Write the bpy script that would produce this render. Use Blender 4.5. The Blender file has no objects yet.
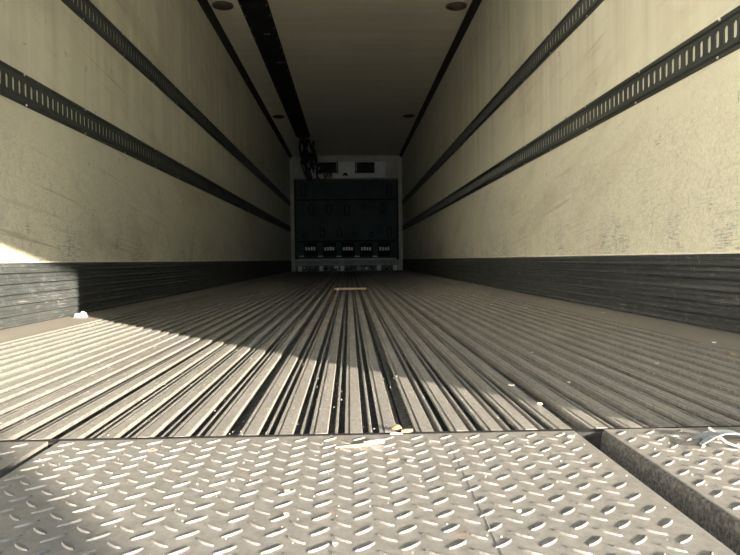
import bpy, math, random
from mathutils import Vector, Matrix

random.seed(7)
sc = bpy.context.scene
C = sc.collection

# ------------------------------------------------------------------ camera
FPX, PW, PH = 690.0, 740, 555
CAM = Vector((0.045, 0.0, 0.24))
yaw, pitch, roll = math.atan(20.5 / FPX), math.atan(17.75 / FPX), 0.0125
Fw = Vector((math.sin(yaw) * math.cos(pitch), math.cos(yaw) * math.cos(pitch), -math.sin(pitch)))
R0 = Vector((math.cos(yaw), -math.sin(yaw), 0))
U0 = R0.cross(Fw)
Rt = R0 * math.cos(roll) - U0 * math.sin(roll)
Up = U0 * math.cos(roll) + R0 * math.sin(roll)
cam_d = bpy.data.cameras.new('camera')
cam = bpy.data.objects.new('camera', cam_d)
C.objects.link(cam)
cam_d.sensor_width = 36.0
cam_d.lens = FPX / PW * 36.0
cam_d.clip_start = 0.01
cam_d.clip_end = 300
M3 = Matrix((Rt, Up, -Fw)).transposed()
cam.matrix_world = Matrix.Translation(CAM) @ M3.to_4x4()
sc.camera = cam

# ------------------------------------------------------------------ light
SUN_DIR = Vector((-0.596, 0.803, -0.190)).normalized()      # the way the light travels
sun_d = bpy.data.lights.new('sun', 'SUN')
sun = bpy.data.objects.new('sun', sun_d)
C.objects.link(sun)
sun_d.energy = 61.0
sun_d.color = (1.0, 0.875, 0.69)
sun_d.angle = math.radians(0.42)
sun.rotation_euler = SUN_DIR.to_track_quat('-Z', 'Y').to_euler()
sun.location = (6, -8, 4)

world = bpy.data.worlds.new('world')
sc.world = world
world.use_nodes = True
bg = world.node_tree.nodes['Background']
bg.inputs['Color'].default_value = (0.50, 0.74, 1.0, 1)
bg.inputs['Strength'].default_value = 2.8

sc.view_settings.view_transform = 'Standard'
sc.view_settings.look = 'None'
sc.view_settings.gamma = 1.0
sc.view_settings.use_curve_mapping = False
sc.view_settings.exposure = -0.60
sc.cycles.max_bounces = 16
sc.cycles.diffuse_bounces = 8
sc.cycles.use_denoising = True
sc.cycles.blur_glossy = 0.0
sc.cycles.sample_clamp_indirect = 60.0


# ------------------------------------------------------------------ pixel helpers
def ray(px, py):
    return (Fw * FPX + Rt * (px - PW / 2) - Up * (py - PH / 2)).normalized()


def on_floor(px, py, z=0.0):
    d = ray(px, py)
    return CAM + d * ((z - CAM.z) / d.z)


def on_front(px, py, y):
    d = ray(px, py)
    return CAM + d * ((y - CAM.y) / d.y)


def on_side(px, py, x):
    d = ray(px, py)
    return CAM + d * ((x - CAM.x) / d.x)


# ------------------------------------------------------------------ materials
def mat(name, base, rough=0.6, metal=0.0, build=None, spec=0.5):
    m = bpy.data.materials.new(name)
    m.use_nodes = True
    nt = m.node_tree
    b = nt.nodes['Principled BSDF']
    b.inputs['Base Color'].default_value = (*base, 1)
    b.inputs['Roughness'].default_value = rough
    b.inputs['Metallic'].default_value = metal
    b.inputs['Specular IOR Level'].default_value = spec
    if build:
        build(nt, b)
    return m


def N(nt, t, **kw):
    n = nt.nodes.new(t)
    for k, v in kw.items():
        setattr(n, k, v)
    return n


def coords(nt, scale=(1, 1, 1), rot=(0, 0, 0), kind='Object', loc=(0, 0, 0)):
    tc = N(nt, 'ShaderNodeTexCoord')
    mp = N(nt, 'ShaderNodeMapping')
    # rotate first, then scale
    vr = N(nt, 'ShaderNodeVectorRotate', rotation_type='EULER_XYZ')
    vr.inputs['Rotation'].default_value = rot
    nt.links.new(tc.outputs[kind], vr.inputs['Vector'])
    nt.links.new(vr.outputs[0], mp.inputs['Vector'])
    mp.inputs['Scale'].default_value = scale
    mp.inputs['Location'].default_value = loc
    return mp.outputs[0]


def geo_pos(nt, scale=(1, 1, 1), rot=(0, 0, 0), loc=(0, 0, 0)):
    g = N(nt, 'ShaderNodeNewGeometry')
    vr = N(nt, 'ShaderNodeVectorRotate', rotation_type='EULER_XYZ')
    vr.inputs['Rotation'].default_value = rot
    mp = N(nt, 'ShaderNodeMapping')
    nt.links.new(g.outputs['Position'], vr.inputs['Vector'])
    nt.links.new(vr.outputs[0], mp.inputs['Vector'])
    mp.inputs['Scale'].default_value = scale
    mp.inputs['Location'].default_value = loc
    return mp.outputs[0]


def noise(nt, vec, scale=1.0, detail=3.0, rough=0.55, dist=0.0):
    n = N(nt, 'ShaderNodeTexNoise')
    n.inputs['Scale'].default_value = scale
    n.inputs['Detail'].default_value = detail
    n.inputs['Roughness'].default_value = rough
    n.inputs['Distortion'].default_value = dist
    nt.links.new(vec, n.inputs['Vector'])
    return n.outputs[0]


def ramp(nt, fac, stops, interp='LINEAR'):
    r = N(nt, 'ShaderNodeValToRGB')
    cr = r.color_ramp
    cr.interpolation = interp
    while len(cr.elements) < len(stops):
        cr.elements.new(0.5)
    for e, (p, c) in zip(cr.elements, stops):
        e.position = p
        e.color = (c, c, c, 1) if isinstance(c, (int, float)) else (*c, 1)
    nt.links.new(fac, r.inputs[0])
    return r.outputs[0]


def mix(nt, fac, a, b, mode='MIX'):
    n = N(nt, 'ShaderNodeMix', data_type='RGBA', blend_type=mode)
    for s, v in ((n.inputs[0], fac), (n.inputs[6], a), (n.inputs[7], b)):
        if hasattr(v, 'is_linked'):
            nt.links.new(v, s)
        elif isinstance(v, (int, float)):
            s.default_value = v
        else:
            s.default_value = (*v, 1)
    return n.outputs[2]


def mul(nt, a, b, op='MULTIPLY'):
    n = N(nt, 'ShaderNodeMath', operation=op)
    for s, v in ((n.inputs[0], a), (n.inputs[1], b)):
        if hasattr(v, 'is_linked'):
            nt.links.new(v, s)
        else:
            s.default_value = v
    return n.outputs[0]


def bump(nt, b, h, strength=0.3, dist=0.002):
    n = N(nt, 'ShaderNodeBump')
    n.inputs['Strength'].default_value = strength
    n.inputs['Distance'].default_value = dist
    nt.links.new(h, n.inputs['Height'])
    nt.links.new(n.outputs[0], b.inputs['Normal'])


def z_mask(nt, z0, z1):
    g = N(nt, 'ShaderNodeNewGeometry')
    s = N(nt, 'ShaderNodeSeparateXYZ')
    nt.links.new(g.outputs['Position'], s.inputs[0])
    mr = N(nt, 'ShaderNodeMapRange')
    mr.inputs['From Min'].default_value = z0
    mr.inputs['From Max'].default_value = z1
    nt.links.new(s.outputs['Z'], mr.inputs['Value'])
    return mr.outputs[0]


def b_wall(nt, b):
    # cream fibreglass liner: vertical runs, long rub marks, fine diagonal scratches low down
    base = mix(nt, noise(nt, geo_pos(nt, (1, 0.7, 1.0)), 1.2, 4), (0.62, 0.61, 0.49), (0.72, 0.71, 0.585))
    vert = ramp(nt, noise(nt, geo_pos(nt, (1, 5.0, 0.25)), 1.6, 4, 0.65), [(0.40, 0.0), (0.70, 1.0)])
    up = z_mask(nt, 0.7, 1.3)
    col = mix(nt, mul(nt, mul(nt, vert, up), 0.6), base, (0.42, 0.38, 0.285))
    # soft yellow-brown stains
    st = ramp(nt, noise(nt, geo_pos(nt, (1, 0.5, 1.6), (0.25, 0, 0)), 2.2, 5, 0.6), [(0.52, 0.0), (0.72, 1.0)])
    col = mix(nt, mul(nt, st, 0.6), col, (0.45, 0.405, 0.31))
    # slanting rub lines
    rub = ramp(nt, noise(nt, geo_pos(nt, (1, 1.2, 55), (0.10, 0, 0)), 1.0, 3, 0.6), [(0.60, 0.0), (0.70, 1.0)])
    rubm = ramp(nt, noise(nt, geo_pos(nt, (1, 1.6, 1.6)), 1.3, 2), [(0.45, 0.0), (0.62, 1.0)])
    col = mix(nt, mul(nt, mul(nt, rub, rubm), 0.65), col, (0.36, 0.32, 0.24))
    low = mul(nt, 1.0, z_mask(nt, 0.62, 0.95), 'SUBTRACT')
    for a, s, k, t0 in ((0.95, 190, 0.42, 0.55), (-0.75, 210, 0.42, 0.55), (0.06, 240, 0.40, 0.55), (1.25, 160, 0.5, 0.62)):
        sr = ramp(nt, noise(nt, geo_pos(nt, (1, 16.0, s), (a, 0, 0)), 1.0, 2, 0.5), [(t0, 0.0), (t0 + 0.10, 1.0)])
        pm = ramp(nt, noise(nt, geo_pos(nt, (1, 2.2, 2.6), (a, 0, 0), (0, 3 * a, 0)), 1.7, 4, 0.65), [(0.36, 0.0), (0.62, 1.0)])
        col = mix(nt, mul(nt, mul(nt, mul(nt, sr, pm), low), k), col, (0.26, 0.27, 0.235))
    mot = ramp(nt, noise(nt, geo_pos(nt, (1, 110, 110)), 1.0, 4, 0.7), [(0.46, 0.0), (0.66, 1.0)])
    col = mix(nt, mul(nt, mul(nt, mot, mul(nt, low, 0.8)), 0.55), col, (0.33, 0.325, 0.26))
    # blue-black scuffs just above the scuff band
    vlow = mul(nt, 1.0, z_mask(nt, 0.32, 0.50), 'SUBTRACT')
    h1 = ramp(nt, noise(nt, geo_pos(nt, (1, 18, 190)), 1.0, 3, 0.6), [(0.50, 0.0), (0.62, 1.0)])
    h2 = ramp(nt, noise(nt, geo_pos(nt, (1, 150, 16)), 1.0, 3, 0.6), [(0.54, 0.0), (0.66, 1.0)])
    sc1 = mul(nt, h1, h2, 'MAXIMUM')
    sc2 = ramp(nt, noise(nt, geo_pos(nt, (1, 3.6, 4.0)), 1.4, 3), [(0.46, 0.0), (0.60, 1.0)])
    col = mix(nt, mul(nt, mul(nt, mul(nt, sc1, sc2), vlow), 0.6), col, (0.09, 0.12, 0.16))
    # stray dark gouges
    gm = ramp(nt, noise(nt, geo_pos(nt, (1, 7, 7)), 1.5, 1), [(0.72, 0.0), (0.76, 1.0)])
    col = mix(nt, mul(nt, gm, mul(nt, sc1, 0.7)), col, (0.16, 0.13, 0.10))
    nt.links.new(col, b.inputs['Base Color'])
    bump(nt, b, noise(nt, geo_pos(nt, (1, 90, 90)), 1.0, 3), 0.25, 0.002)


def b_ceiling(nt, b):
    col = mix(nt, noise(nt, geo_pos(nt, (0.35, 2.2, 1)), 1.6, 4), (0.80, 0.75, 0.63), (0.86, 0.81, 0.70))
    band = ramp(nt, noise(nt, geo_pos(nt, (0.5, 5.0, 1)), 1.4, 3), [(0.45, 0.0), (0.68, 1.0)])
    col = mix(nt, mul(nt, band, 0.35), col, (0.60, 0.54, 0.43))
    nt.links.new(col, b.inputs['Base Color'])
    bump(nt, b, noise(nt, geo_pos(nt, (0.4, 3.0, 1)), 1.5, 3), 0.25, 0.02)


def b_rib(nt, b):
    # worn aluminium under a film of dust
    col = mix(nt, noise(nt, geo_pos(nt, (8, 1.4, 1)), 2.0, 5, 0.65), (0.17, 0.163, 0.156), (0.26, 0.251, 0.242))
    gr = ramp(nt, noise(nt, geo_pos(nt, (90, 26, 1)), 2.0, 5, 0.75), [(0.44, 0.0), (0.66, 1.0)])
    col = mix(nt, mul(nt, gr, 0.6), col, (0.09, 0.086, 0.081))
    gp = ramp(nt, noise(nt, geo_pos(nt, (160, 110, 1)), 1.0, 3, 0.65), [(0.58, 0.0), (0.68, 1.0)])
    col = mix(nt, mul(nt, gp, 0.55), col, (0.44, 0.42, 0.39))
    nt.links.new(col, b.inputs['Base Color'])
    rr = ramp(nt, noise(nt, geo_pos(nt, (30, 4, 1)), 1.5, 3), [(0.3, 0.42), (0.7, 0.68)])
    nt.links.new(rr, b.inputs['Roughness'])
    bump(nt, b, noise(nt, geo_pos(nt, (55, 26, 20)), 2.0, 5, 0.65), 0.25, 0.002)


def b_plate(nt, b):
    col = mix(nt, noise(nt, geo_pos(nt, (9, 9, 1)), 1.5, 5, 0.65), (0.155, 0.15, 0.145), (0.235, 0.227, 0.22))
    gr = ramp(nt, noise(nt, geo_pos(nt, (55, 45, 1)), 1.5, 6, 0.8), [(0.42, 0.0), (0.64, 1.0)])
    col = mix(nt, mul(nt, gr, 0.75), col, (0.11, 0.105, 0.10))
    rs = ramp(nt, noise(nt, geo_pos(nt, (16, 22, 1)), 1.1, 3), [(0.66, 0.0), (0.74, 1.0)])
    col = mix(nt, mul(nt, rs, 0.45), col, (0.33, 0.19, 0.11))
    nt.links.new(col, b.inputs['Base Color'])
    bump(nt, b, noise(nt, geo_pos(nt, (160, 160, 160)), 1.0, 4, 0.6), 0.25, 0.001)


def b_margin(nt, b):
    col = mix(nt, noise(nt, geo_pos(nt, (5, 1.2, 1)), 1.8, 5, 0.65), (0.15, 0.14, 0.125), (0.23, 0.215, 0.195))
    gr = ramp(nt, noise(nt, geo_pos(nt, (50, 30, 1)), 1.8, 4, 0.7), [(0.52, 0.0), (0.75, 1.0)])
    col = mix(nt, mul(nt, gr, 0.35), col, (0.17, 0.15, 0.13))
    nt.links.new(col, b.inputs['Base Color'])


def b_scuff(nt, b):
    col = mix(nt, noise(nt, geo_pos(nt, (1, 0.9, 60)), 1.6, 5, 0.7), (0.020, 0.024, 0.025), (0.050, 0.056, 0.058))
    dust = ramp(nt, noise(nt, geo_pos(nt, (1, 0.5, 40)), 1.3, 3, 0.6), [(0.55, 0.0), (0.70, 1.0)])
    col = mix(nt, mul(nt, dust, 0.5), col, (0.085, 0.088, 0.085))
    for a, s, t0, k in ((0.03, 260, 0.64, 0.7), (0.95, 200, 0.69, 0.8), (-0.9, 220, 0.70, 0.8), (-0.06, 300, 0.66, 0.6)):
        sr = ramp(nt, noise(nt, geo_pos(nt, (1, 9.0, s), (a, 0, 0)), 1.0, 1, 0.5), [(t0, 0.0), (t0 + 0.04, 1.0)])
        pm = ramp(nt, noise(nt, geo_pos(nt, (1, 4.0, 10.0), (0, 0, 0), (0, 5 * a, 2)), 1.5, 3), [(0.46, 0.0), (0.56, 1.0)])
        col = mix(nt, mul(nt, mul(nt, sr, pm), k), col, (0.20, 0.20, 0.195))
    fl = ramp(nt, noise(nt, geo_pos(nt, (1, 170, 190)), 1.0, 4, 0.7), [(0.52, 0.0), (0.64, 1.0)])
    fm = ramp(nt, noise(nt, geo_pos(nt, (1, 7, 14)), 1.0, 3), [(0.48, 0.0), (0.62, 1.0)])
    col = mix(nt, mul(nt, mul(nt, fl, fm), 0.6), col, (0.15, 0.15, 0.145))
    nt.links.new(col, b.inputs['Base Color'])
    bump(nt, b, noise(nt, geo_pos(nt, (1, 60, 120)), 1.0, 3), 0.3, 0.001)


def b_track(nt, b):
    col = mix(nt, noise(nt, geo_pos(nt, (1, 12, 30)), 1.5, 4), (0.030, 0.034, 0.032), (0.060, 0.066, 0.060))
    nt.links.new(col, b.inputs['Base Color'])


def spotty(c0, c1, s, lo=0.4, hi=0.7):
    def f(nt, b):
        fac = ramp(nt, noise(nt, geo_pos(nt, (s, s, s)), 1.0, 4, 0.6), [(lo, 0.0), (hi, 1.0)])
        nt.links.new(mix(nt, fac, c0, c1), b.inputs['Base Color'])
    return f


MT = {
    'wall': mat('cream_liner', (0.6, 0.55, 0.4), 0.5, build=b_wall, spec=0.35),
    'ceiling': mat('ceiling_liner', (0.5, 0.46, 0.36), 0.42, build=b_ceiling),
    'rib': mat('worn_aluminium', (0.42, 0.4, 0.37), 0.55, 0.25, build=b_rib),
    'web': mat('floor_channel', (0.10, 0.095, 0.09), 0.8, build=spotty((0.04, 0.04, 0.039), (0.14, 0.137, 0.13), 90, 0.42, 0.68)),
    'plate': mat('tread_plate_metal', (0.4, 0.38, 0.35), 0.52, 0.2, build=b_plate),
    'margin': mat('dusty_side_plate', (0.34, 0.31, 0.27), 0.7, 0.1, build=b_margin),
    'scuff': mat('black_scuff_liner', (0.04, 0.045, 0.045), 0.5, build=b_scuff, spec=0.35),
    'track': mat('black_painted_steel', (0.045, 0.05, 0.047), 0.5, 0.0, build=b_track, spec=0.35),
    'rivet': mat('bright_rivet', (0.62, 0.60, 0.55), 0.35, 0.6, build=spotty((0.5, 0.48, 0.44), (0.7, 0.68, 0.62), 200)),
    'trim': mat('black_corner_trim', (0.025, 0.022, 0.018), 0.6, build=spotty((0.018, 0.016, 0.013), (0.035, 0.03, 0.025), 6), spec=0.3),
    'chute': mat('black_chute_fabric', (0.014, 0.014, 0.015), 0.75, build=spotty((0.010, 0.010, 0.011), (0.022, 0.022, 0.023), 5), spec=0.2),
    'staple': mat('brass_staple', (0.45, 0.36, 0.2), 0.5, 0.0, build=spotty((0.55, 0.44, 0.26), (0.68, 0.58, 0.38), 100)),
    'front': mat('front_wall_paint', (0.50, 0.48, 0.40), 0.55, build=spotty((0.42, 0.40, 0.33), (0.56, 0.53, 0.44), 4)),
    'bulkhead': mat('dark_bulkhead_plastic', (0.04, 0.05, 0.047), 0.6, build=spotty((0.048, 0.062, 0.057), (0.072, 0.088, 0.081), 3), spec=0.2),
    'void': mat('black_void', (0.006, 0.006, 0.006), 0.9, build=spotty((0.004, 0.004, 0.004), (0.009, 0.009, 0.009), 8)),
    'unit': mat('white_unit_casing', (0.78, 0.77, 0.74), 0.5, build=spotty((0.70, 0.68, 0.64), (0.84, 0.83, 0.80), 6)),
    'slat': mat('pale_slat', (0.85, 0.85, 0.82), 0.4, build=spotty((0.78, 0.78, 0.75), (0.88, 0.88, 0.86), 12)),
    'sill': mat('grey_sill', (0.33, 0.33, 0.30), 0.5, 0.2, build=spotty((0.24, 0.24, 0.22), (0.40, 0.40, 0.37), 6)),
    'grubby': mat('grubby_base', (0.2, 0.19, 0.17), 0.8, build=spotty((0.05, 0.05, 0.045), (0.33, 0.31, 0.28), 9)),
    'lens': mat('brown_lamp_lens', (0.10, 0.075, 0.06), 0.25, build=spotty((0.08, 0.06, 0.05), (0.13, 0.10, 0.08), 10)),
    'lampring': mat('dark_lamp_ring', (0.06, 0.05, 0.042), 0.45, build=spotty((0.05, 0.042, 0.035), (0.08, 0.068, 0.056), 10)),
    'bead': mat('pale_sealant', (0.72, 0.69, 0.58), 0.6, build=spotty((0.6, 0.57, 0.47), (0.78, 0.75, 0.66), 14)),
    'wood': mat('pale_wood', (0.62, 0.50, 0.34), 0.7, build=spotty((0.34, 0.24, 0.13), (0.48, 0.36, 0.22), 160)),
    'white': mat('white_chip', (0.82, 0.81, 0.77), 0.6, build=spotty((0.55, 0.54, 0.50), (0.68, 0.67, 0.64), 120)),
    'leaf': mat('dry_brown_leaf', (0.36, 0.20, 0.10), 0.8, build=spotty((0.16, 0.09, 0.05), (0.30, 0.18, 0.10), 220)),
    'plastic': mat('grey_plastic_film', (0.2, 0.22, 0.24), 0.35, build=spotty((0.15, 0.17, 0.19), (0.26, 0.28, 0.30), 90)),
    'grit': mat('grit', (0.55, 0.52, 0.47), 0.8, build=spotty((0.40, 0.37, 0.33), (0.75, 0.72, 0.68), 400)),
    'cable': mat('black_cable', (0.02, 0.02, 0.02), 0.5, build=spotty((0.012, 0.012, 0.012), (0.03, 0.03, 0.03), 30)),
    'shell': mat('white_outer_skin', (0.80, 0.80, 0.79), 0.4, build=spotty((0.74, 0.74, 0.73), (0.83, 0.83, 0.82), 3)),
    'asphalt': mat('pale_gravel', (0.16, 0.155, 0.15), 0.9, build=spotty((0.54, 0.53, 0.50), (0.64, 0.63, 0.60), 9)),
    'blocker_board': mat('grey_blocker_board', (0.30, 0.31, 0.32), 0.8, build=spotty((0.26, 0.27, 0.28), (0.34, 0.35, 0.36), 10)),
    'yellow': mat('yellow_post_paint', (0.75, 0.52, 0.06), 0.5, build=spotty((0.66, 0.45, 0.05), (0.8, 0.58, 0.1), 12)),
    'shaded_edge': mat('grimy_shaded_edge', (0.06, 0.06, 0.06), 0.9, build=spotty((0.03, 0.03, 0.03), (0.13, 0.125, 0.12), 220)),
    'cladding': mat('reflector_cladding', (0.78, 0.78, 0.77), 0.36, 0.20, build=spotty((0.74, 0.74, 0.73), (0.80, 0.80, 0.79), 2)),
    'gap_shade': mat('black_gap_shade', (0.014, 0.014, 0.015), 0.9, build=spotty((0.010, 0.010, 0.011), (0.028, 0.027, 0.027), 90), spec=0.15),
    'tyre': mat('tyre_rubber', (0.02, 0.02, 0.02), 0.8, build=spotty((0.015, 0.015, 0.015), (0.03, 0.03, 0.03), 20)),
}


# ------------------------------------------------------------------ mesh helpers
class MB:
    def __init__(self):
        self.v, self.f = [], []

    def add(self, vs, fs):
        o = len(self.v)
        self.v += [tuple(p) for p in vs]
        self.f += [tuple(i + o for i in f) for f in fs]
        return self

    def box(self, a, b):
        (x0, y0, z0), (x1, y1, z1) = a, b
        return self.add([(x0, y0, z0), (x1, y0, z0), (x1, y1, z0), (x0, y1, z0), (x0, y0, z1), (x1, y0, z1), (x1, y1, z1), (x0, y1, z1)],
                        [(0, 3, 2, 1), (4, 5, 6, 7), (0, 1, 5, 4), (1, 2, 6, 5), (2, 3, 7, 6), (3, 0, 4, 7)])

    def prism_y(self, prof, y0, y1, caps=True, closed=True):
        n = len(prof)
        vs = [(x, y0, z) for x, z in prof] + [(x, y1, z) for x, z in prof]
        fs = [(i, (i + 1) % n, n + (i + 1) % n, n + i) for i in range(n if closed else n - 1)]
        if caps and closed:
            fs += [tuple(range(n))[::-1], tuple(range(n, 2 * n))]
        return self.add(vs, fs)

    def cyl(self, c, r, h, axis='z', n=16, r2=None):
        r2 = r if r2 is None else r2
        vs = []
        for k, (rr, hh) in enumerate(((r, 0), (r2, h))):
            for i in range(n):
                a = 2 * math.pi * i / n
                p = (rr * math.cos(a), rr * math.sin(a), hh)
                if axis == 'y':
                    p = (p[0], p[2], p[1])
                if axis == 'x':
                    p = (p[2], p[0], p[1])
                vs.append((c[0] + p[0], c[1] + p[1], c[2] + p[2]))
        fs = [(i, (i + 1) % n, n + (i + 1) % n, n + i) for i in range(n)] + [tuple(range(n))[::-1], tuple(range(n, 2 * n))]
        return self.add(vs, fs)

    def tube(self, pts, r, n=6):
        pts = [Vector(p) for p in pts]
        o = len(self.v)
        for i, p in enumerate(pts):
            t = (pts[min(i + 1, len(pts) - 1)] - pts[max(i - 1, 0)]).normalized()
            u = t.cross(Vector((0.13, 0.31, 0.94))).normalized()
            w = t.cross(u)
            for k in range(n):
                a = 2 * math.pi * k / n
                self.v.append(tuple(p + (u * math.cos(a) + w * math.sin(a)) * r))
        for i in range(len(pts) - 1):
            for k in range(n):
                a, b_ = o + i * n + k, o + i * n + (k + 1) % n
                self.f.append((a, b_, b_ + n, a + n))
        self.f.append(tuple(range(o, o + n))[::-1])
        self.f.append(tuple(range(len(self.v) - n, len(self.v))))
        return self

    def mesh(self, name, m, smooth=False):
        me = bpy.data.meshes.new(name)
        me.from_pydata(self.v, [], self.f)
        me.validate()
        me.update()
        import bmesh
        bm = bmesh.new()
        bm.from_mesh(me)
        bmesh.ops.recalc_face_normals(bm, faces=bm.faces)
        bm.to_mesh(me)
        bm.free()
        if smooth:
            me.polygons.foreach_set('use_smooth', [True] * len(me.polygons))
        me.materials.append(MT[m])
        return me


def put(name, me, parent=None, loc=(0, 0, 0), rot=None, scale=None):
    o = bpy.data.objects.new(name, me)
    C.objects.link(o)
    o.location = loc
    if rot:
        o.rotation_euler = rot
    if scale:
        o.scale = scale
    if parent:
        o.parent = parent
    return o


def obj(name, mb, m, parent=None, loc=(0, 0, 0), rot=None, smooth=False):
    return put(name, mb.mesh(name, m, smooth), parent, loc, rot)


def tag(o, label, cat=None, group=None, kind=None):
    o['label'] = label
    if cat:
        o['category'] = cat
    if group:
        o['group'] = group
    if kind:
        o['kind'] = kind
    return o


def empty(name, loc, label, cat, group=None):
    o = put(name, None, None, loc)
    o.empty_display_size = 0.05
    return tag(o, label, cat, group)


def struct(o, label, cat):
    return tag(o, label, cat, kind='structure')


# ------------------------------------------------------------------ dimensions
HW = 1.235            # half width
Y0, YF = -0.06, 15.3  # door plane, front wall
ZC = 2.545            # ceiling
SZ = 0.245            # top of the scuff band
SILL_Y = 0.932        # end of the tread plates

# ------------------------------------------------------------------ shell
for s, nm in ((-1, 'left'), (1, 'right')):
    xs = sorted((s * HW, s * (HW + 0.065)))
    w = obj('wall_' + nm, MB().box((xs[0], Y0, -0.15), (xs[1], YF + 0.1, ZC + 0.08)), 'wall')
    struct(w, f'cream stained fibreglass liner of the {nm} side wall of the trailer', 'wall')

c = obj('ceiling', MB().box((-HW - 0.065, Y0, ZC), (HW + 0.065, YF + 0.1, ZC + 0.08)), 'ceiling')
struct(c, 'dim brown-grey ceiling liner with faint crosswise ripples', 'ceiling')
w = obj('wall_front', MB().box((-HW, YF, -0.15), (HW, YF + 0.1, ZC)), 'front')
struct(w, 'dim pale front wall at the far end of the trailer', 'wall')

# rear frame header above the doorway (behind the camera's view)
h = obj('trim_3', MB().box((-HW - 0.065, Y0 - 0.10, ZC - 0.04), (HW + 0.065, Y0, ZC + 0.10)), 'sill')
struct(h, 'grey steel header over the open rear doorway', 'header')

# black corner trims between the walls and the ceiling
for k, s in ((1, -1), (2, 1)):
    prof = [(s * HW, ZC - 0.052), (s * HW, ZC), (s * (HW - 0.060), ZC), (s * (HW - 0.054), ZC - 0.010), (s * (HW - 0.010), ZC - 0.050)]
    t = obj('trim_%d' % k, MB().prism_y(prof, 0.0, YF), 'trim')
    struct(t, 'black corner strip between the ceiling and the %s wall' % ('left' if s < 0 else 'right'), 'trim')

# ------------------------------------------------------------------ scuff bands
for s, nm in ((-1, 'left'), (1, 'right')):
    root = obj('baseboard_' + nm, MB().box(*[(lambda a, b: ((min(a, b), 0.0, 0.0) if i == 0 else (max(a, b), YF, SZ)))(s * HW, s * (HW - 0.006)) for i in (0, 1)]), 'scuff')
    struct(root, 'black ridged scuff band along the foot of the %s wall' % nm, 'baseboard')
    n = 6
    hh = (SZ - 0.004) / n
    for i in range(n):
        z = i * hh + 0.002
        pts = [(0.004, 0.0), (0.011, 0.0005), (0.0185, 0.0040), (0.0195, 0.0085), (0.0135, 0.0135), (0.0105, 0.0180), (0.0105, 0.0225),
               (0.0135, 0.0255), (0.0135, 0.0285), (0.0105, 0.0315), (0.0110, hh - 0.0040), (0.0070, hh - 0.0012), (0.004, hh - 0.0006)]
        obj('scuff_strip', MB().prism_y([(s * (HW - d), z + q) for d, q in pts], 0.0, YF - 0.02), 'scuff', root)
    prof = [(s * HW, SZ), (s * (HW - 0.012), SZ), (s * (HW - 0.010), SZ + 0.005), (s * HW, SZ + 0.007)]
    b = obj('sealant_bead', MB().prism_y(prof, 0.0, YF - 0.02), 'bead', root)
    b['label'] = 'thin pale sealant line'

# ------------------------------------------------------------------ floor
floor = obj('floor', MB().box((-HW, Y0, -0.15), (HW, YF, -0.040)), 'web')
struct(floor, 'ribbed aluminium duct floor running the length of the trailer', 'floor')
RY0, RY1 = SILL_Y + 0.021, YF - 0.06

# rib: wide top with a small lip along one edge, on a stem; origin at its left edge, floor level
RIBW = 0.0250
prof = [(0.000, -0.0005), (0.0045, -0.0005), (0.0052, -0.0028), (0.0070, -0.0028), (0.0078, 0.0), (0.0242, 0.0), (0.0250, -0.0012), (0.0250, -0.0060),
        (0.0180, -0.0075), (0.0155, -0.038), (0.0100, -0.038), (0.0075, -0.0075), (0.000, -0.0055)]
rib_me = MB().prism_y(prof, 0, RY1 - RY0).mesh('rib', 'rib')
prof = [(0.0, -0.0042), (0.0012, -0.003), (0.0038, -0.003), (0.0048, -0.0042), (0.0048, -0.038), (0.0, -0.038)]
fin_me = MB().prism_y(prof, 0, RY1 - RY0).mesh('fin', 'rib')
PITCH = 0.045
joints = [-0.8575, -0.6125, -0.3675, -0.1225, 0.1225, 0.3675, 0.6125, 0.8575]
gaps = {0.1225: 0.026, 0.3675: 0.026, -0.1225: 0.022, -0.3675: 0.020}
spans = [(-1.010, joints[0], 3)] + [(a, b, 5) for a, b in zip(joints, joints[1:])] + [(joints[-1], 1.010, 3)]
for a, b, n in spans:
    ga, gb = gaps.get(a, 0.018) / 2, gaps.get(b, 0.018) / 2
    pl = obj('floor_plank', MB().box((a + 0.002, RY0, -0.040), (b - 0.002, RY1, -0.021)), 'web', floor)
    x0, x1 = a + ga, b - gb
    if a == -1.010:
        x0 = a + 0.006
    if b == 1.010:
        x1 = b - 0.006
    pit = (x1 - x0 - RIBW) / (n - 1)
    for k in range(n):
        put('rib', rib_me, pl, (x0 + k * pit, RY0, random.uniform(-0.0006, 0.0002)))
        if k < n - 1:
            put('fin', fin_me, pl, (x0 + k * pit + RIBW + (pit - RIBW) / 2 - 0.0024, RY0, random.uniform(-0.0008, 0.0)))
for s in (-1, 1):
    a, b = sorted((s * 1.012, s * (HW - 0.006)))
    m_ = obj('side_plate', MB().box((a, RY0, -0.04), (b, RY1 + 0.04, 0.001)), 'margin', floor)
    m_['label'] = 'flat dusty strip beside the ribs'

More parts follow.
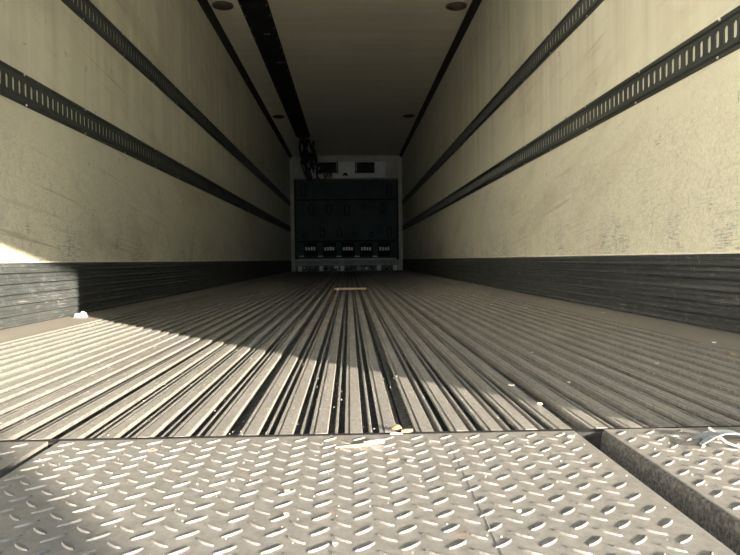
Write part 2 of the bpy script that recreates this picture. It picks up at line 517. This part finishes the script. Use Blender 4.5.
# tread plates: raised lens-shaped lugs in two leanings
L2, W2, LH = 0.0132, 0.0040, 0.0019
vs, n = [], 10
for i in range(n):
    a = 2 * math.pi * i / n
    vs.append((L2 * math.cos(a) * (1.0 if abs(math.cos(a)) > 0.99 else 0.96), W2 * math.sin(a), -0.0006))
for i in range(n):
    a = 2 * math.pi * i / n
    vs.append((L2 * 0.80 * math.cos(a), W2 * 0.72 * math.sin(a), LH * (0.62 - 0.38 * math.sin(a))))
lug_mb = MB().add(vs, [(i, (i + 1) % n, n + (i + 1) % n, n + i) for i in range(n)] + [tuple(range(n, 2 * n))])
lug_me = lug_mb.mesh('tread_lug', 'plate', smooth=False)
PX, PY = 0.0385, 0.0346
plates = [(-HW + 0.02, -0.362), (-0.346, 0.350), (0.392, HW - 0.02)]
for k, (a, b) in enumerate(plates):
    zt = (0.002, 0.002, 0.003)[k]
    pl = obj('tread_plate', MB().box((a, Y0, zt - 0.012), (b, SILL_Y, zt)), 'plate', floor)
    spots = []
    ny = int((SILL_Y - Y0) / PY)
    for j in range(ny + 1):
        for i in range(int((b - a) / PX) + 2):
            for lean in (0, 1):
                x = a + 0.016 + (i + 0.5 * lean) * PX
                y = SILL_Y - 0.020 - (j + 0.5 * lean) * PY
                if x < a + 0.012 or x > b - 0.012 or y < Y0 + 0.02:
                    continue
                # how large it shows: only in front of the camera and inside the frame
                d = Vector((x, y, 0)) - CAM
                zc = d.dot(Fw)
                vis = False
                if zc > 0.1:
                    u, v_ = d.dot(Rt) / zc * FPX + PW / 2, -d.dot(Up) / zc * FPX + PH / 2
                    vis = -12 < u < PW + 12 and v_ < PH + 12
                spots.append((0 if vis else 1, y, x, lean))
    spots.sort()
    rest = MB()
    cnt = 0
    for hid, y, x, lean in spots:
        ang = math.radians(46 if lean == 0 else -46) + random.uniform(-0.05, 0.05)
        if not hid and cnt < 300:
            cnt += 1
            put('tread_lug', lug_me, pl, (x, y, zt), (0, 0, ang))
        else:
            ca, sa = math.cos(ang), math.sin(ang)
            rest.add([(x + p[0] * ca - p[1] * sa, y + p[0] * sa + p[1] * ca, zt + p[2]) for p in lug_mb.v], lug_mb.f)
    if rest.v:
        r_ = obj('tread_lug_field', rest, 'plate', pl)
        r_['kind'] = 'stuff'
    if k == 2:
        obj('shaded_edge_strip', MB().prism_y([(a, zt - 0.0015), (a, -0.026), (a - 0.006, -0.026), (a - 0.003, zt - 0.004)], Y0, SILL_Y), 'shaded_edge', pl)  # grimy strip; the shade of the channel side is put into its dark colour
    if k == 1:
        e = obj('seam', MB().tube([(0.160, 0.15, zt - 0.0002), (0.164, 0.5, zt), (0.172, SILL_Y - 0.03, zt - 0.0002)], 0.0008, 6), 'plate', pl)
jst = obj('gap_shade_strip', MB().box((-1.010, SILL_Y + 0.001, -0.04), (1.010, RY0 - 0.0005, -0.0004)), 'gap_shade', floor)  # black strip filling the gap, paints the shade at the rib ends
jst['label'] = 'dark strip painting the shaded gap between the plates and the ribs'
sp = obj('sill_bed', MB().box((-HW + 0.02, Y0, -0.04), (HW - 0.02, SILL_Y - 0.004, -0.026)), 'web', floor)

# ------------------------------------------------------------------ tie-down tracks on the walls
CELL = 0.0508
NC = int((YF - 0.15) / CELL)


def track(s, zc, label):
    root = empty('tie_down_track', (s * (HW - 0.0015), 0.08, zc), label, 'tie-down rail', 'slotted rails on the side walls')
    H, D = 0.0400, 0.0050

    def P(y, z, d):
        return (-s * d, y, z)
    mb = MB()
    for i in range(NC):
        y = i * CELL
        m_ = y + CELL / 2
        hv = [(-.0115, -.020), (-.006, -.0265), (.006, -.0265), (.0115, -.020), (.0115, .020), (.006, .0265), (-.006, .0265), (-.0115, .020)]
        vs = [P(y, -H, D), P(y + CELL, -H, D), P(y + CELL, H, D), P(y, H, D)] + [P(m_ + p[0], p[1], D) for p in hv] + [P(m_ + p[0], p[1], 0.0005) for p in hv]
        fs = [(0, 4, 11, 3), (0, 1, 6, 5), (1, 2, 8, 7), (3, 10, 9, 2), (0, 5, 4), (1, 7, 6), (2, 9, 8), (3, 11, 10)]
        fs += [(4 + q, 4 + (q + 1) % 8, 12 + (q + 1) % 8, 12 + q) for q in range(8)]
        mb.add(vs, fs)
    obj('slotted_web', mb, 'track', root)
    LY = NC * CELL
    for e in (1, -1):
        prof = [(-s * d, e * z) for z, d in ((0.0400, 0.0), (0.0400, 0.0050), (0.0430, 0.0105), (0.0470, 0.0110), (0.0500, 0.0050), (0.0520, 0.0028), (0.0635, 0.0028), (0.0645, 0.0))]
        obj('flange', MB().prism_y(prof, 0, LY), 'track', root)
    return root, LY


riv = MB().cyl((0, 0, 0), 0.0055, 0.004, 'x', 8, 0.003)
riv_me = riv.mesh('rivet', 'rivet')
for s, nm in ((-1, 'left'), (1, 'right')):
    for zc, lv in ((0.9295, 'lower'), (1.4850, 'upper')):
        t, LY = track(s, zc, f'black slotted tie-down rail, the {lv} of two on the {nm} wall')
        y = 0.30
        while y < LY:
            for e in (1, -1):
                put('rivet', riv_me, t, (-s * 0.0030, y + random.uniform(-.02, .02), e * 0.0585), (0, 0, 0 if s < 0 else math.pi))
            y += 0.605

# ------------------------------------------------------------------ ceiling: air chute, lamps
ch = empty('air_chute', (-0.779, 0.05, ZC), 'long black fabric air chute along the ceiling, left of centre', 'air chute')
prof = [(-0.131, 0.0), (0.131, 0.0), (0.131, -0.004), (0.105, -0.020), (0.03, -0.032), (-0.05, -0.030), (-0.108, -0.018), (-0.131, -0.004)]
obj('fabric_sleeve', MB().prism_y(prof, 0, 12.85), 'chute', ch)
st_me = MB().box((-0.003, -0.016, -0.002), (0.003, 0.016, 0.0)).mesh('staple', 'staple')
for s in (-1, 1):
    y = 5.9
    while y < 12.7:
        put('staple', st_me, ch, (s * 0.115, y + random.uniform(-.05, .05), -0.0145), (0, -s * 0.55, 0))
        y += 0.30
for (y, x) in ((7.0, 0.03), (8.0, 0.06)):
    put('staple', st_me, ch, (x, y - 0.05, -0.031), (0, 0, math.pi / 2), (1.6, 2.2, 1))


def lamp(x, y, label):
    r = empty('ceiling_lamp', (x, y, ZC), label, 'lamp', 'round lamps on the ceiling')
    obj('mounting_ring', MB().cyl((0, 0, -0.012), 0.096, 0.012, 'z', 28), 'lampring', r)
    mb = MB()
    prev = None
    for i in range(6):
        a = i / 5 * math.pi / 2
        rr, zz = 0.082 * math.cos(a), -0.012 - 0.022 * math.sin(a)
        ring = [(rr * math.cos(2 * math.pi * k / 24), rr * math.sin(2 * math.pi * k / 24), zz) for k in range(24)]
        o = len(mb.v)
        mb.v += ring
        if prev is not None:
            mb.f += [(prev + k, prev + (k + 1) % 24, o + (k + 1) % 24, o + k) for k in range(24)]
        prev = o
    obj('lens', mb, 'lens', r, smooth=True)
    return r


lamp(-1.062, 6.30, 'unlit round ceiling lamp in the near left corner, beside the black chute')
lamp(1.050, 6.32, 'unlit round ceiling lamp near the right wall, the nearer one')
lamp(-1.050, 11.1, 'small-looking unlit ceiling lamp far back, left of the black chute')
lamp(1.030, 11.1, 'small-looking unlit ceiling lamp far back near the right wall')

# ------------------------------------------------------------------ front end: cooling unit, bulkhead, base
YB = YF - 0.12


def fr(px, py, y=YB):
    p = on_front(px, py, y)
    return p.x, p.z


def frbox(x0, y0, x1, y1, ya, yb, yref=YB):
    ax, az = fr(x0, y1, yref)
    bx, bz = fr(x1, y0, yref)
    return (ax, ya, az), (bx, yb, bz)


def shift(bb, o):
    return [tuple(p[i] - o[i] for i in range(3)) for p in bb]


def stadium(w, h, n=8):
    r = w / 2
    pts = []
    for i in range(n + 1):
        a = math.pi * i / n
        pts.append((r * math.cos(a), max(h / 2 - r, 0) + r * math.sin(a)))
    for i in range(n + 1):
        a = math.pi + math.pi * i / n
        pts.append((r * math.cos(a), -max(h / 2 - r, 0) + r * math.sin(a)))
    return pts


uo = (0.0, YF - 0.06, fr(345, 178)[1])
unit = empty('cooling_unit', uo, 'pale cooling unit face with two black fan openings, high on the front wall', 'cooling unit')
obj('casing', MB().box(*shift(frbox(305, 161, 385.5, 177.6, YF - 0.06, YF), uo)), 'unit', unit)
for (x0, x1) in ((318, 338), (355, 374.5)):
    bb = shift(frbox(x0, 161.8, x1, 172.8, YF - 0.075, YF - 0.055), uo)
    fo = obj('fan_opening', MB().box(*bb), 'void', unit)
    (ax, ya, az), (bx, yb, bz) = bb
    cx, cz = (ax + bx) / 2, (az + bz) / 2
    for q in range(5):
        zz = az + (bz - az) * (q + 0.5) / 5
        obj('grille_bar', MB().box((ax + 0.01, ya - 0.012, zz - 0.004), (bx - 0.01, ya - 0.004, zz + 0.004)), 'cable', fo)
    xb = bx - 0.03 if x0 < 340 else ax + 0.03
    obj('edge_strip', MB().box((xb - 0.012, ya - 0.016, az + 0.03), (xb + 0.012, ya - 0.004, bz - 0.01)), 'sill', fo)
obj('drain_bracket', MB().box(*shift(frbox(325, 172.8, 332.5, 177.6, YF - 0.09, YF - 0.06), uo)), 'grubby', unit)
px_, pz_ = fr(345.3, 174.6)
obj('badge', MB().add([(px_ - 0.07, YF - 0.075 - uo[1], pz_ - 0.015 - uo[2]), (px_ + 0.07, YF - 0.075 - uo[1], pz_ - 0.015 - uo[2]), (px_ + 0.02, YF - 0.075 - uo[1], pz_ + 0.05 - uo[2]), (px_ - 0.02, YF - 0.075 - uo[1], pz_ + 0.05 - uo[2]),
                       (px_ - 0.07, YF - 0.055 - uo[1], pz_ - 0.015 - uo[2]), (px_ + 0.07, YF - 0.055 - uo[1], pz_ - 0.015 - uo[2]), (px_ + 0.02, YF - 0.055 - uo[1], pz_ + 0.05 - uo[2]), (px_ - 0.02, YF - 0.055 - uo[1], pz_ + 0.05 - uo[2])],
                      [(0, 1, 2, 3), (7, 6, 5, 4), (0, 4, 5, 1), (1, 5, 6, 2), (2, 6, 7, 3), (3, 7, 4, 0)]), 'void', unit)
obj('lower_ledge', MB().box(*shift(frbox(305, 173.6, 385.5, 174.2, YF - 0.068, YF - 0.06), uo)), 'sill', unit)

bo = (0.0, YF, 0.12)
bulk = empty('bulkhead', bo, 'dark return-air bulkhead with oval handholes on the front wall', 'bulkhead')
for y0, y1 in ((179.4, 199.2), (199.8, 240.8), (241.4, 259)):
    obj('panel', MB().box(*shift(frbox(296, y0, 396.8, y1, YB, YB + 0.03), bo)), 'bulkhead', bulk)
obj('backing_sheet', MB().box(*shift(frbox(296, 179.4, 396.8, 259, YB + 0.03, YF), bo)), 'void', bulk)
fl = [(295.0, 178.4, 398.0, 179.4), (295.0, 179.4, 296.0, 259.6), (396.8, 179.4, 398.0, 259.6)]
for q in fl:
    obj('frame_bar', MB().box(*shift(frbox(*q, YB - 0.02, YF), bo)), 'trim', bulk)
for (x0, y0, x1, y1) in ((325.5, 185.5, 344, 196.3), (361, 185.5, 380, 196.3)):
    obj('raised_panel', MB().box(*shift(frbox(x0, y0, x1, y1, YB - 0.008, YB), bo)), 'bulkhead', bulk)


def vent(px, py, w, h):
    x, z = fr(px, py)
    k = YB / FPX
    po = stadium(w * k, h * k)
    pi_ = stadium(w * k * 0.62, h * k - w * k * 0.38)
    n = len(po)
    vs = [(a, -0.03, b) for a, b in po] + [(a, -0.03, b) for a, b in pi_] + [(a, 0.0, b) for a, b in po] + [(a, 0.0, b) for a, b in pi_]
    fs = []
    for i in range(n):
        j = (i + 1) % n
        fs += [(i, j, n + j, n + i), (i, 2 * n + i, 2 * n + j, j), (n + i, n + j, 3 * n + j, 3 * n + i)]
    r = obj('oval_handhole', MB().add(vs, fs), 'void', bulk, (x - bo[0], YB - bo[1], z - bo[2]))
    obj('opening', MB().add([(a, -0.004, b) for a, b in pi_], [tuple(range(n))]), 'bulkhead', r)


for px, py in ((303.6, 190.5), (388.8, 190.5)):
    vent(px, py, 5.2, 13.5)
for px, py, w, h in ((311.4, 209.6, 5.4, 11), (329.1, 209.6, 5.4, 11), (347, 210.4, 6, 12), (363.5, 206.4, 5, 5), (381.8, 208.6, 5.2, 10.5),
                     (304.5, 235, 5, 5), (322.3, 232.8, 5.2, 10.5), (339.3, 232.6, 5.2, 10.5), (355, 234.6, 5.2, 5.2), (371.4, 234.4, 5.2, 5.2), (389.3, 232, 5.2, 10.5)):
    vent(px, py, w, h)
for i, x0 in enumerate((304.3, 323.2, 341.8, 360.0, 378.2)):
    op = obj('return_opening', MB().box(*shift(frbox(x0, 242.6, x0 + 12.6, 256.4, YB - 0.006, YB - 0.001), bo)), 'void', bulk)
    for q in range(4):
        xa = x0 + 1.2 + q * 2.7
        obj('slat', MB().box(*shift(frbox(xa, 247.0 + 0.3 * math.sin(q * 2 + i), xa + 1.7, 250.4, YB - 0.02, YB - 0.006), bo)), 'slat', op)
for i, x0 in enumerate((299.6, 318.4, 336.8, 355.0, 372.8, 391.6)):
    obj('foot_post', MB().box(*shift(frbox(x0, 244.5, x0 + 4.4, 256.8, YB - 0.03, YB - 0.002), bo)), 'bulkhead', bulk)
    if i < 5:
        obj('foot_cap', MB().box(*shift(frbox(x0 - 0.2, 255.8, x0 + 4.6, 256.9, YB - 0.045, YB - 0.03), bo)), 'slat', bulk)
obj('sill_beam', MB().box(*shift(frbox(295.2, 259.6, 397.9, 265.0, YB - 0.05, YF), bo)), 'sill', bulk)

base = empty('base_rail', (0, YF, 0.0), 'grubby base rail with bright upright blocks below the bulkhead', 'base rail')
ax, _ = fr(295.2, 268)
bx, _ = fr(397.9, 268)
_, zt = fr(345, 265.2)
obj('kick_plate', MB().box((ax, -0.07, 0.002), (bx, 0, zt)), 'grubby', base)
for (x0, x1, m_) in ((298, 302, 'slat'), (319.4, 323.4, 'slat'), (337.2, 338.5, 'slat'), (340.2, 344.2, 'slat'), (357, 360.6, 'sill'), (377, 381, 'slat'), (393.3, 397.3, 'slat')):
    a_, _ = fr(x0, 268)
    b_, _ = fr(x1, 268)
    obj('standoff_block', MB().box((a_, -0.11, 0.002), (b_, -0.07, zt - 0.01)), m_, base)
for i in range(9):
    a_, z_ = fr(303 + i * 10.6 + random.uniform(-2, 2), 268 + random.uniform(-1, 1.5))
    obj('dirt_lump', MB().cyl((a_, -0.085, z_), random.uniform(.02, .04), 0.02, 'y', 7), ('unit', 'sill', 'void')[i % 3], base)

# grey corner posts beside the bulkhead
for k, (x0, x1) in enumerate(((290.3, 293.9), (398.8, 402.2))):
    a_, b_ = fr(x0, 200)[0], fr(x1, 200)[0]
    s = -1 if k == 0 else 1
    post = obj('corner_post', MB().box((-(b_ - a_) / 2, -0.12, 0.0), ((b_ - a_) / 2, 0.0, fr(345, 159)[1])), 'front', None, ((a_ + b_) / 2, YF, 0.002))
    tag(post, 'narrow pale post at the %s edge of the dark bulkhead' % ('left' if s < 0 else 'right'), 'post', 'posts beside the bulkhead')
    for py in ((207, 217) if k == 0 else (206,)):
        z_ = fr(345, py)[1]
        obj('latch_pin', MB().cyl((0.02 * -s, -0.128, z_), 0.018, 0.012, 'y', 10), 'slat', post)

# dangling wiring and torn end of the chute
wire = empty('dangling_wiring', (-0.80, 13.2, ZC), 'tangle of black wires and torn chute end hanging by the cooling unit', 'wiring')
rw = random.Random(3)
for i in range(11):
    x, y, z = rw.uniform(-0.06, 0.20), rw.uniform(-0.2, 0.2), -0.01
    pts = [(x, y, z)]
    for q in range(6):
        x += rw.uniform(-0.06, 0.09)
        y += rw.uniform(0.12, 0.40)
        z -= rw.uniform(0.02, 0.15)
        pts.append((x, min(y, 1.92), max(z, -0.62)))
    obj('wire', MB().tube(pts, rw.uniform(0.010, 0.020), 6), 'cable', wire)
for i in range(7):
    x, y, z = rw.uniform(-0.04, 0.24), rw.uniform(0.1, 1.7), rw.uniform(-0.34, -0.05)
    a = rw.uniform(0, 3)
    ww, hh = rw.uniform(0.04, 0.09), rw.uniform(0.07, 0.16)
    mb = MB().add([(-ww, 0, -hh), (ww * .6, 0.01, -hh * .7), (ww, 0.0, hh), (-ww * .4, -0.01, hh * .8), (-ww, 0.012, -hh), (ww * .6, 0.022, -hh * .7), (ww, 0.012, hh), (-ww * .4, 0.002, hh * .8)],
                  [(0, 1, 2, 3), (7, 6, 5, 4), (0, 4, 5, 1), (1, 5, 6, 2), (2, 6, 7, 3), (3, 7, 4, 0)])
    obj('torn_flap', mb, 'chute' if i % 3 else 'unit', wire, (x, y, z), (rw.uniform(-.4, .4), a, rw.uniform(-.5, .5)))
lo = fr(303, 173)
obj('hose', MB().tube([(0.02, 0.3, -0.02), (-0.05, 1.0, -0.18), (-0.06, 1.7, -0.30), (-0.05, 1.92, -0.52)], 0.028, 8), 'cable', wire)
jb = fr(301.5, 161.5)
junc = obj('junction_box', MB().box((-0.03, -0.03, -0.035), (0.03, 0, 0.035)).cyl((0, -0.045, -0.012), 0.012, 0.02, 'y', 10), 'cable', None, (jb[0], YF, jb[1]))
tag(junc, 'tiny dark box on the front wall above the bulkhead left corner', 'box')

# ------------------------------------------------------------------ litter on the floor
st = on_floor(350.5, 289.6)
bt = empty('wood_batten', (st.x, st.y, 0.0), 'short pale batten lying across the ribs far back', 'batten')
obj('batten_body', MB().add([(-0.128, -0.014, 0.001), (0.128, -0.016, 0.001), (0.130, 0.012, 0.001), (-0.127, 0.013, 0.001), (-0.126, -0.012, 0.016), (0.126, -0.014, 0.014), (0.127, 0.010, 0.014), (-0.125, 0.011, 0.016)],
                           [(0, 3, 2, 1), (4, 5, 6, 7), (0, 1, 5, 4), (1, 2, 6, 5), (2, 3, 7, 6), (3, 0, 4, 7)]), 'wood', bt)
obj('end_face', MB().box((-0.1305, -0.010, 0.003), (-0.1255, 0.010, 0.014)), 'white', bt)

a_, b_ = on_floor(335, 448, 0.003), on_floor(384, 443.6, 0.003)
ag = math.atan2(b_.y - a_.y, b_.x - a_.x)
ln = (b_ - a_).length
sk = empty('wood_splinter', (a_.x, a_.y, 0.0022), 'tan splinter with a white end lying at the edge of the tread plate', 'splinter')
sk.rotation_euler.z = ag
obj('splinter_shaft', MB().add([(0, 0, 0.0005), (ln * .66, -0.003, 0.0005), (ln * .66, 0.004, 0.0005), (0.002, 0.002, 0.0005), (0.001, 0.0005, 0.002), (ln * .66, -0.0025, 0.0035), (ln * .66, 0.003, 0.0035), (0.003, 0.0018, 0.002)],
                              [(0, 3, 2, 1), (4, 5, 6, 7), (0, 1, 5, 4), (1, 2, 6, 5), (2, 3, 7, 6), (3, 0, 4, 7)]), 'wood', sk)
obj('white_end', MB().tube([(ln * .60, 0, 0.003), (ln * .8, 0.001, 0.0034), (ln, 0.001, 0.004)], 0.0027, 8), 'white', sk)


def rock(r, seed, sq=0.7):
    rr = random.Random(seed)
    mb = MB()
    n = 7
    prev = None
    for q, (f, z) in enumerate(((0.75, 0.0), (1.0, 0.35), (0.8, 0.75), (0.35, 1.0))):
        o = len(mb.v)
        for k in range(n):
            a = 2 * math.pi * k / n
            g = r * f * rr.uniform(0.75, 1.2)
            mb.v.append((g * math.cos(a), g * math.sin(a) * sq, r * z * rr.uniform(0.8, 1.1)))
        if prev is not None:
            mb.f += [(prev + k, prev + (k + 1) % n, o + (k + 1) % n, o + k) for k in range(n)]
        prev = o
    mb.f += [tuple(range(n))[::-1], tuple(range(prev, prev + n))]
    return mb


def single(name, px, py, mb, m, label, cat, rz=0.0, group=None, z=0.0005):
    p = on_floor(px, py, z)
    return tag(obj(name, mb, m, None, (p.x, p.y, z), (0, 0, rz)), label, cat, group)


def flake(l, w, h, seed, curl=0.0):
    rr = random.Random(seed)
    top, bot = [], []
    n = 6
    for k in range(n):
        a = 2 * math.pi * k / n + rr.uniform(-.3, .3)
        x, y = l * math.cos(a), w * math.sin(a)
        zz = curl * (x / l) ** 2
        bot.append((x, y, zz))
        top.append((x * .95, y * .95, zz + h))
    return MB().add(bot + top, [tuple(range(n))[::-1], tuple(range(n, 2 * n))] + [(k, (k + 1) % n, n + (k + 1) % n, n + k) for k in range(n)])


single('dry_leaf_clump', 397, 430, rock(0.0075, 5, 0.8), 'leaf', 'small brown lump lodged in the groove at the sill edge', 'lump')
single('bark_chip', 407, 432, flake(0.009, 0.004, 0.004, 8), 'leaf', 'brown bark chip beside the small brown lump', 'chip', 0.3)
single('pale_chip', 396.5, 434.5, flake(0.009, 0.003, 0.002, 2), 'white', 'pale chip in front of the small brown lump at the sill edge', 'chip')
p = on_side(79.5, 316, -HW + 0.04)
ck = obj('white_block', MB().add([(-0.024, -0.012, 0), (0.024, -0.016, 0), (0.026, 0.014, 0), (-0.022, 0.016, 0), (-0.020, -0.010, 0.017), (0.020, -0.012, 0.020), (0.022, 0.011, 0.021), (-0.024, 0.013, 0.016)],
                                [(0, 3, 2, 1), (4, 5, 6, 7), (0, 1, 5, 4), (1, 2, 6, 5), (2, 3, 7, 6), (3, 0, 4, 7)]).add(
    [(0.006, -0.014, 0.016), (0.022, -0.012, 0.019), (0.020, 0.002, 0.019), (0.008, 0.002, 0.017), (0.010, -0.010, 0.027), (0.018, -0.009, 0.026), (0.017, 0, 0.026), (0.011, 0, 0.027)],
    [(4, 5, 6, 7), (0, 1, 5, 4), (1, 2, 6, 5), (2, 3, 7, 6), (3, 0, 4, 7)]), 'grit', None, (on_floor(80.5, 317.6).x, on_floor(80.5, 317.6).y, 0.001))
tag(ck, 'broken white chip against the left scuff band at the shadow edge', 'chip')

# bent plastic scrap on the right-hand tread plate
p = on_floor(722, 447)
scr = empty('plastic_scrap', (p.x, p.y, 0.003), 'bent grey plastic scrap with a white edge on the right-hand tread plate', 'plastic scrap')
mb = MB()
nseg = 10
for i in range(nseg + 1):
    t = i / nseg
    x = -0.030 + t * 0.085
    z = 0.002 + 0.013 * math.sin(math.pi * min(1, t * 1.15)) ** 1.0
    mb.v += [(x, -0.010 + 0.006 * t, z), (x, 0.018 - 0.004 * t, z * 0.8 + 0.002), (x, -0.010 + 0.006 * t, z + 0.0012), (x, 0.018 - 0.004 * t, z * 0.8 + 0.0032)]
for i in range(nseg):
    o = i * 4
    mb.f += [(o, o + 4, o + 5, o + 1), (o + 2, o + 3, o + 7, o + 6), (o, o + 2, o + 6, o + 4), (o + 1, o + 5, o + 7, o + 3)]
mb.f += [(0, 1, 3, 2), (nseg * 4, nseg * 4 + 2, nseg * 4 + 3, nseg * 4 + 1)]
obj('sheet', mb, 'plastic', scr)
obj('white_strand', MB().tube([(-0.006, 0.020, 0.016), (-0.004, 0.008, 0.013), (0.000, -0.010, 0.005), (0.010, -0.022, 0.0025), (0.030, -0.026, 0.002)], 0.0016, 6), 'white', scr)
obj('shard', MB().add([(-0.060, 0.004, 0.0005), (-0.020, -0.010, 0.0005), (-0.018, 0.010, 0.0005), (-0.026, 0.004, 0.008), (-0.022, 0.000, 0.007)],
                      [(0, 2, 1), (0, 1, 4, 3), (1, 2, 4), (0, 3, 2), (2, 3, 4)]), 'cable', scr)

# small single pieces of litter seen on the ribs
bits = [(511.5, 386, .010, .0022, 'white', 'thin white sliver on the shaded ribs right of centre'),
        (532, 353, .005, .004, 'white', 'white crumb on the shaded ribs, right of the centre groove'),
        (569, 383, .005, .004, 'white', 'white crumb on the shaded ribs in front of the right side'),
        (540, 404.5, .008, .005, 'grit', 'torn pale tuft at the shadow edge right of centre'),
        (278, 344, .012, .007, 'leaf', 'reddish-brown flake on the shaded ribs left of centre'),
        (372, 341, .006, .005, 'leaf', 'small brown flake in the shaded middle of the ribs'),
        (409, 295, .030, .012, 'wood', 'thin tan flake far back right of the batten'),
        (526, 308, .012, .006, 'white', 'pale flake far back by the right-hand flat strip'),
        (491, 305, .010, .006, 'white', 'pale flake in the middle distance among the right-hand ribs'),
        (439, 327, .009, .005, 'wood', 'light crumb among the ribs right of the batten'),
        (214, 297, .016, .008, 'white', 'pale flake on the far left-hand ribs'),
        (603, 313, .012, .006, 'white', 'pale speck on the right-hand flat strip by the scuff band'),
        (714, 343, .010, .005, 'white', 'white fleck on the flat strip near the right edge of the picture'),
        (733, 354.5, .012, .005, 'wood', 'tan fleck at the right-hand end of the first ribs'),
        (657, 364, .007, .004, 'white', 'white grain on the shaded ribs toward the right edge'),
        (157, 465, .0, .0, '', ''), ]
for i, (px, py, l, w_, m_, lab) in enumerate(bits):
    if l:
        single('litter_flake', px, py, flake(l * 0.62, w_ * 0.75, 0.002, 20 + i, 0.0015), m_, lab, 'flake', random.uniform(-.5, .5), 'flakes of litter on the ribbed floor')
bits2 = [(152, 451, .008, .003, 'leaf', 'rust-brown sliver on the tread plate left of the splinter'),
         (287, 491.5, .0038, .003, 'wood', 'tan crumb on the middle of the tread plate'),
         (286, 515, .0026, .0026, 'white', 'round white crumb on the tread plate below the tan crumb'),
         (233, 481, .0022, .002, 'white', 'white crumb on the tread plate left of the tan crumb'),
         (410, 461, .005, .004, 'plastic', 'whitish smear of plastic on the tread plate right of the splinter'),
         (392, 460, .006, .002, 'leaf', 'orange-brown sliver on the tread plate beside the plastic smear'),
         (599, 443.5, .004, .003, 'white', 'white fleck in the far end of the right-hand channel'),
         (571, 437, .007, .004, 'grit', 'crumpled pale plastic at the far right corner of the middle tread plate'),
         (692, 443, .003, .0025, 'white', 'bright grain in front of the shadow on the right-hand tread plate'),
         (519, 512, .003, .002, 'white', 'bright grain on the right half of the middle tread plate'),
         (335, 545, .0028, .0024, 'white', 'white crumb at the bottom of the middle tread plate')]
for i, (px, py, l, w_, m_, lab) in enumerate(bits2):
    single('litter_crumb', px, py, flake(l * 0.85, w_ * 0.85, 0.0014, 60 + i, 0.0007), m_, lab, 'crumb', random.uniform(-.5, .5), 'crumbs of litter on the tread plates', z=-0.0255 if i == 6 else 0.0023)

# fine grit over floor and plates
g = MB()
rg = random.Random(11)
for i in range(2600):
    y = 0.45 + rg.random() ** 1.6 * 6.0
    x = rg.uniform(-1.15, 1.15)
    if y > 1.0:
        x = max(-1.15, min(1.15, x))
    if abs(x + 0.354) < 0.014 or abs(x - 0.371) < 0.028 or abs(y - SILL_Y) < 0.02:
        continue
    r = rg.uniform(0.0004, 0.0010) * (1 + 0.35 * y)
    z = 0.0003 if y > SILL_Y else 0.0022 + (0.001 if x > 0.39 else 0)
    a = rg.uniform(0, 6)
    c_, s_ = math.cos(a) * r, math.sin(a) * r
    g.add([(x + c_, y + s_, z), (x - s_, y + c_, z), (x - c_, y - s_, z), (x + s_, y - c_, z), (x, y, z + r * 0.9)], [(0, 1, 4), (1, 2, 4), (2, 3, 4), (3, 0, 4), (3, 2, 1, 0)])
tag(obj('grit', g, 'grit'), 'fine pale grit scattered over the ribs and tread plates', 'grit', kind='stuff')

# ------------------------------------------------------------------ outside the open rear doorway (behind the camera)
ZG = -1.30
gr = obj('ground', MB().box((-60, -60, ZG - 0.1), (60, 60, ZG)), 'asphalt')
struct(gr, 'pale gravel yard outside the trailer', 'ground')
# unseen metal-clad block, added as a reflector: it throws the low sun back onto the right wall of the trailer
wh = empty('sun_reflector', (-6.8, -15.0, ZG), 'unseen white metal-clad block added to reflect the sun', 'reflector')
wh.rotation_euler.z = math.atan2(0.145, 0.989)
obj('reflector_body', MB().box((-8.0, -12.0, 0.0), (-0.06, 12.0, 9.4)), 'cladding', wh)
clad = MB().box((-0.06, -0.99, 0.3), (0.0, 0.99, 9.2)).mesh('cladding_sheet', 'cladding')
for k in range(12):
    put('cladding_sheet', clad, wh, (0, -11.0 + 2.0 * k, 0))
obj('reflector_top_edge', MB().box((-8.1, -12.1, 9.4), (0.12, 12.1, 9.65)), 'sill', wh)
# unseen blank board on posts, added as a blocker: the low sun reaches the trailer only below it
pe = on_floor(58, 524)
px1 = pe.x + 0.596 * (pe.y + 5.0) / 0.803 - 0.12 - 0.111
nb = empty('sun_blocker', (3.7, -5.0, ZG), 'unseen blank board on two posts added to block the sun', 'sun blocker')
bz = lambda x: 2.090 + 0.073 * (x - 4.347) - ZG
vsb = [(x - 3.7, y, z) for y in (-0.03, 0.03) for x, z in ((2.1, bz(2.1)), (5.3, bz(5.3)), (5.3, 3.85 - ZG), (2.1, 3.85 - ZG))]
obj('board', MB().add(vsb, [(0, 1, 2, 3), (7, 6, 5, 4), (0, 4, 5, 1), (1, 5, 6, 2), (2, 6, 7, 3), (3, 7, 4, 0)]), 'blocker_board', nb)
for x in (px1, 2.4):  # unseen posts; one is placed to shade the near left floor corner
    obj('post', MB().cyl((x - 3.7, 0.15, 0), 0.12, 3.8 - ZG, 'z', 20), 'sill', nb)
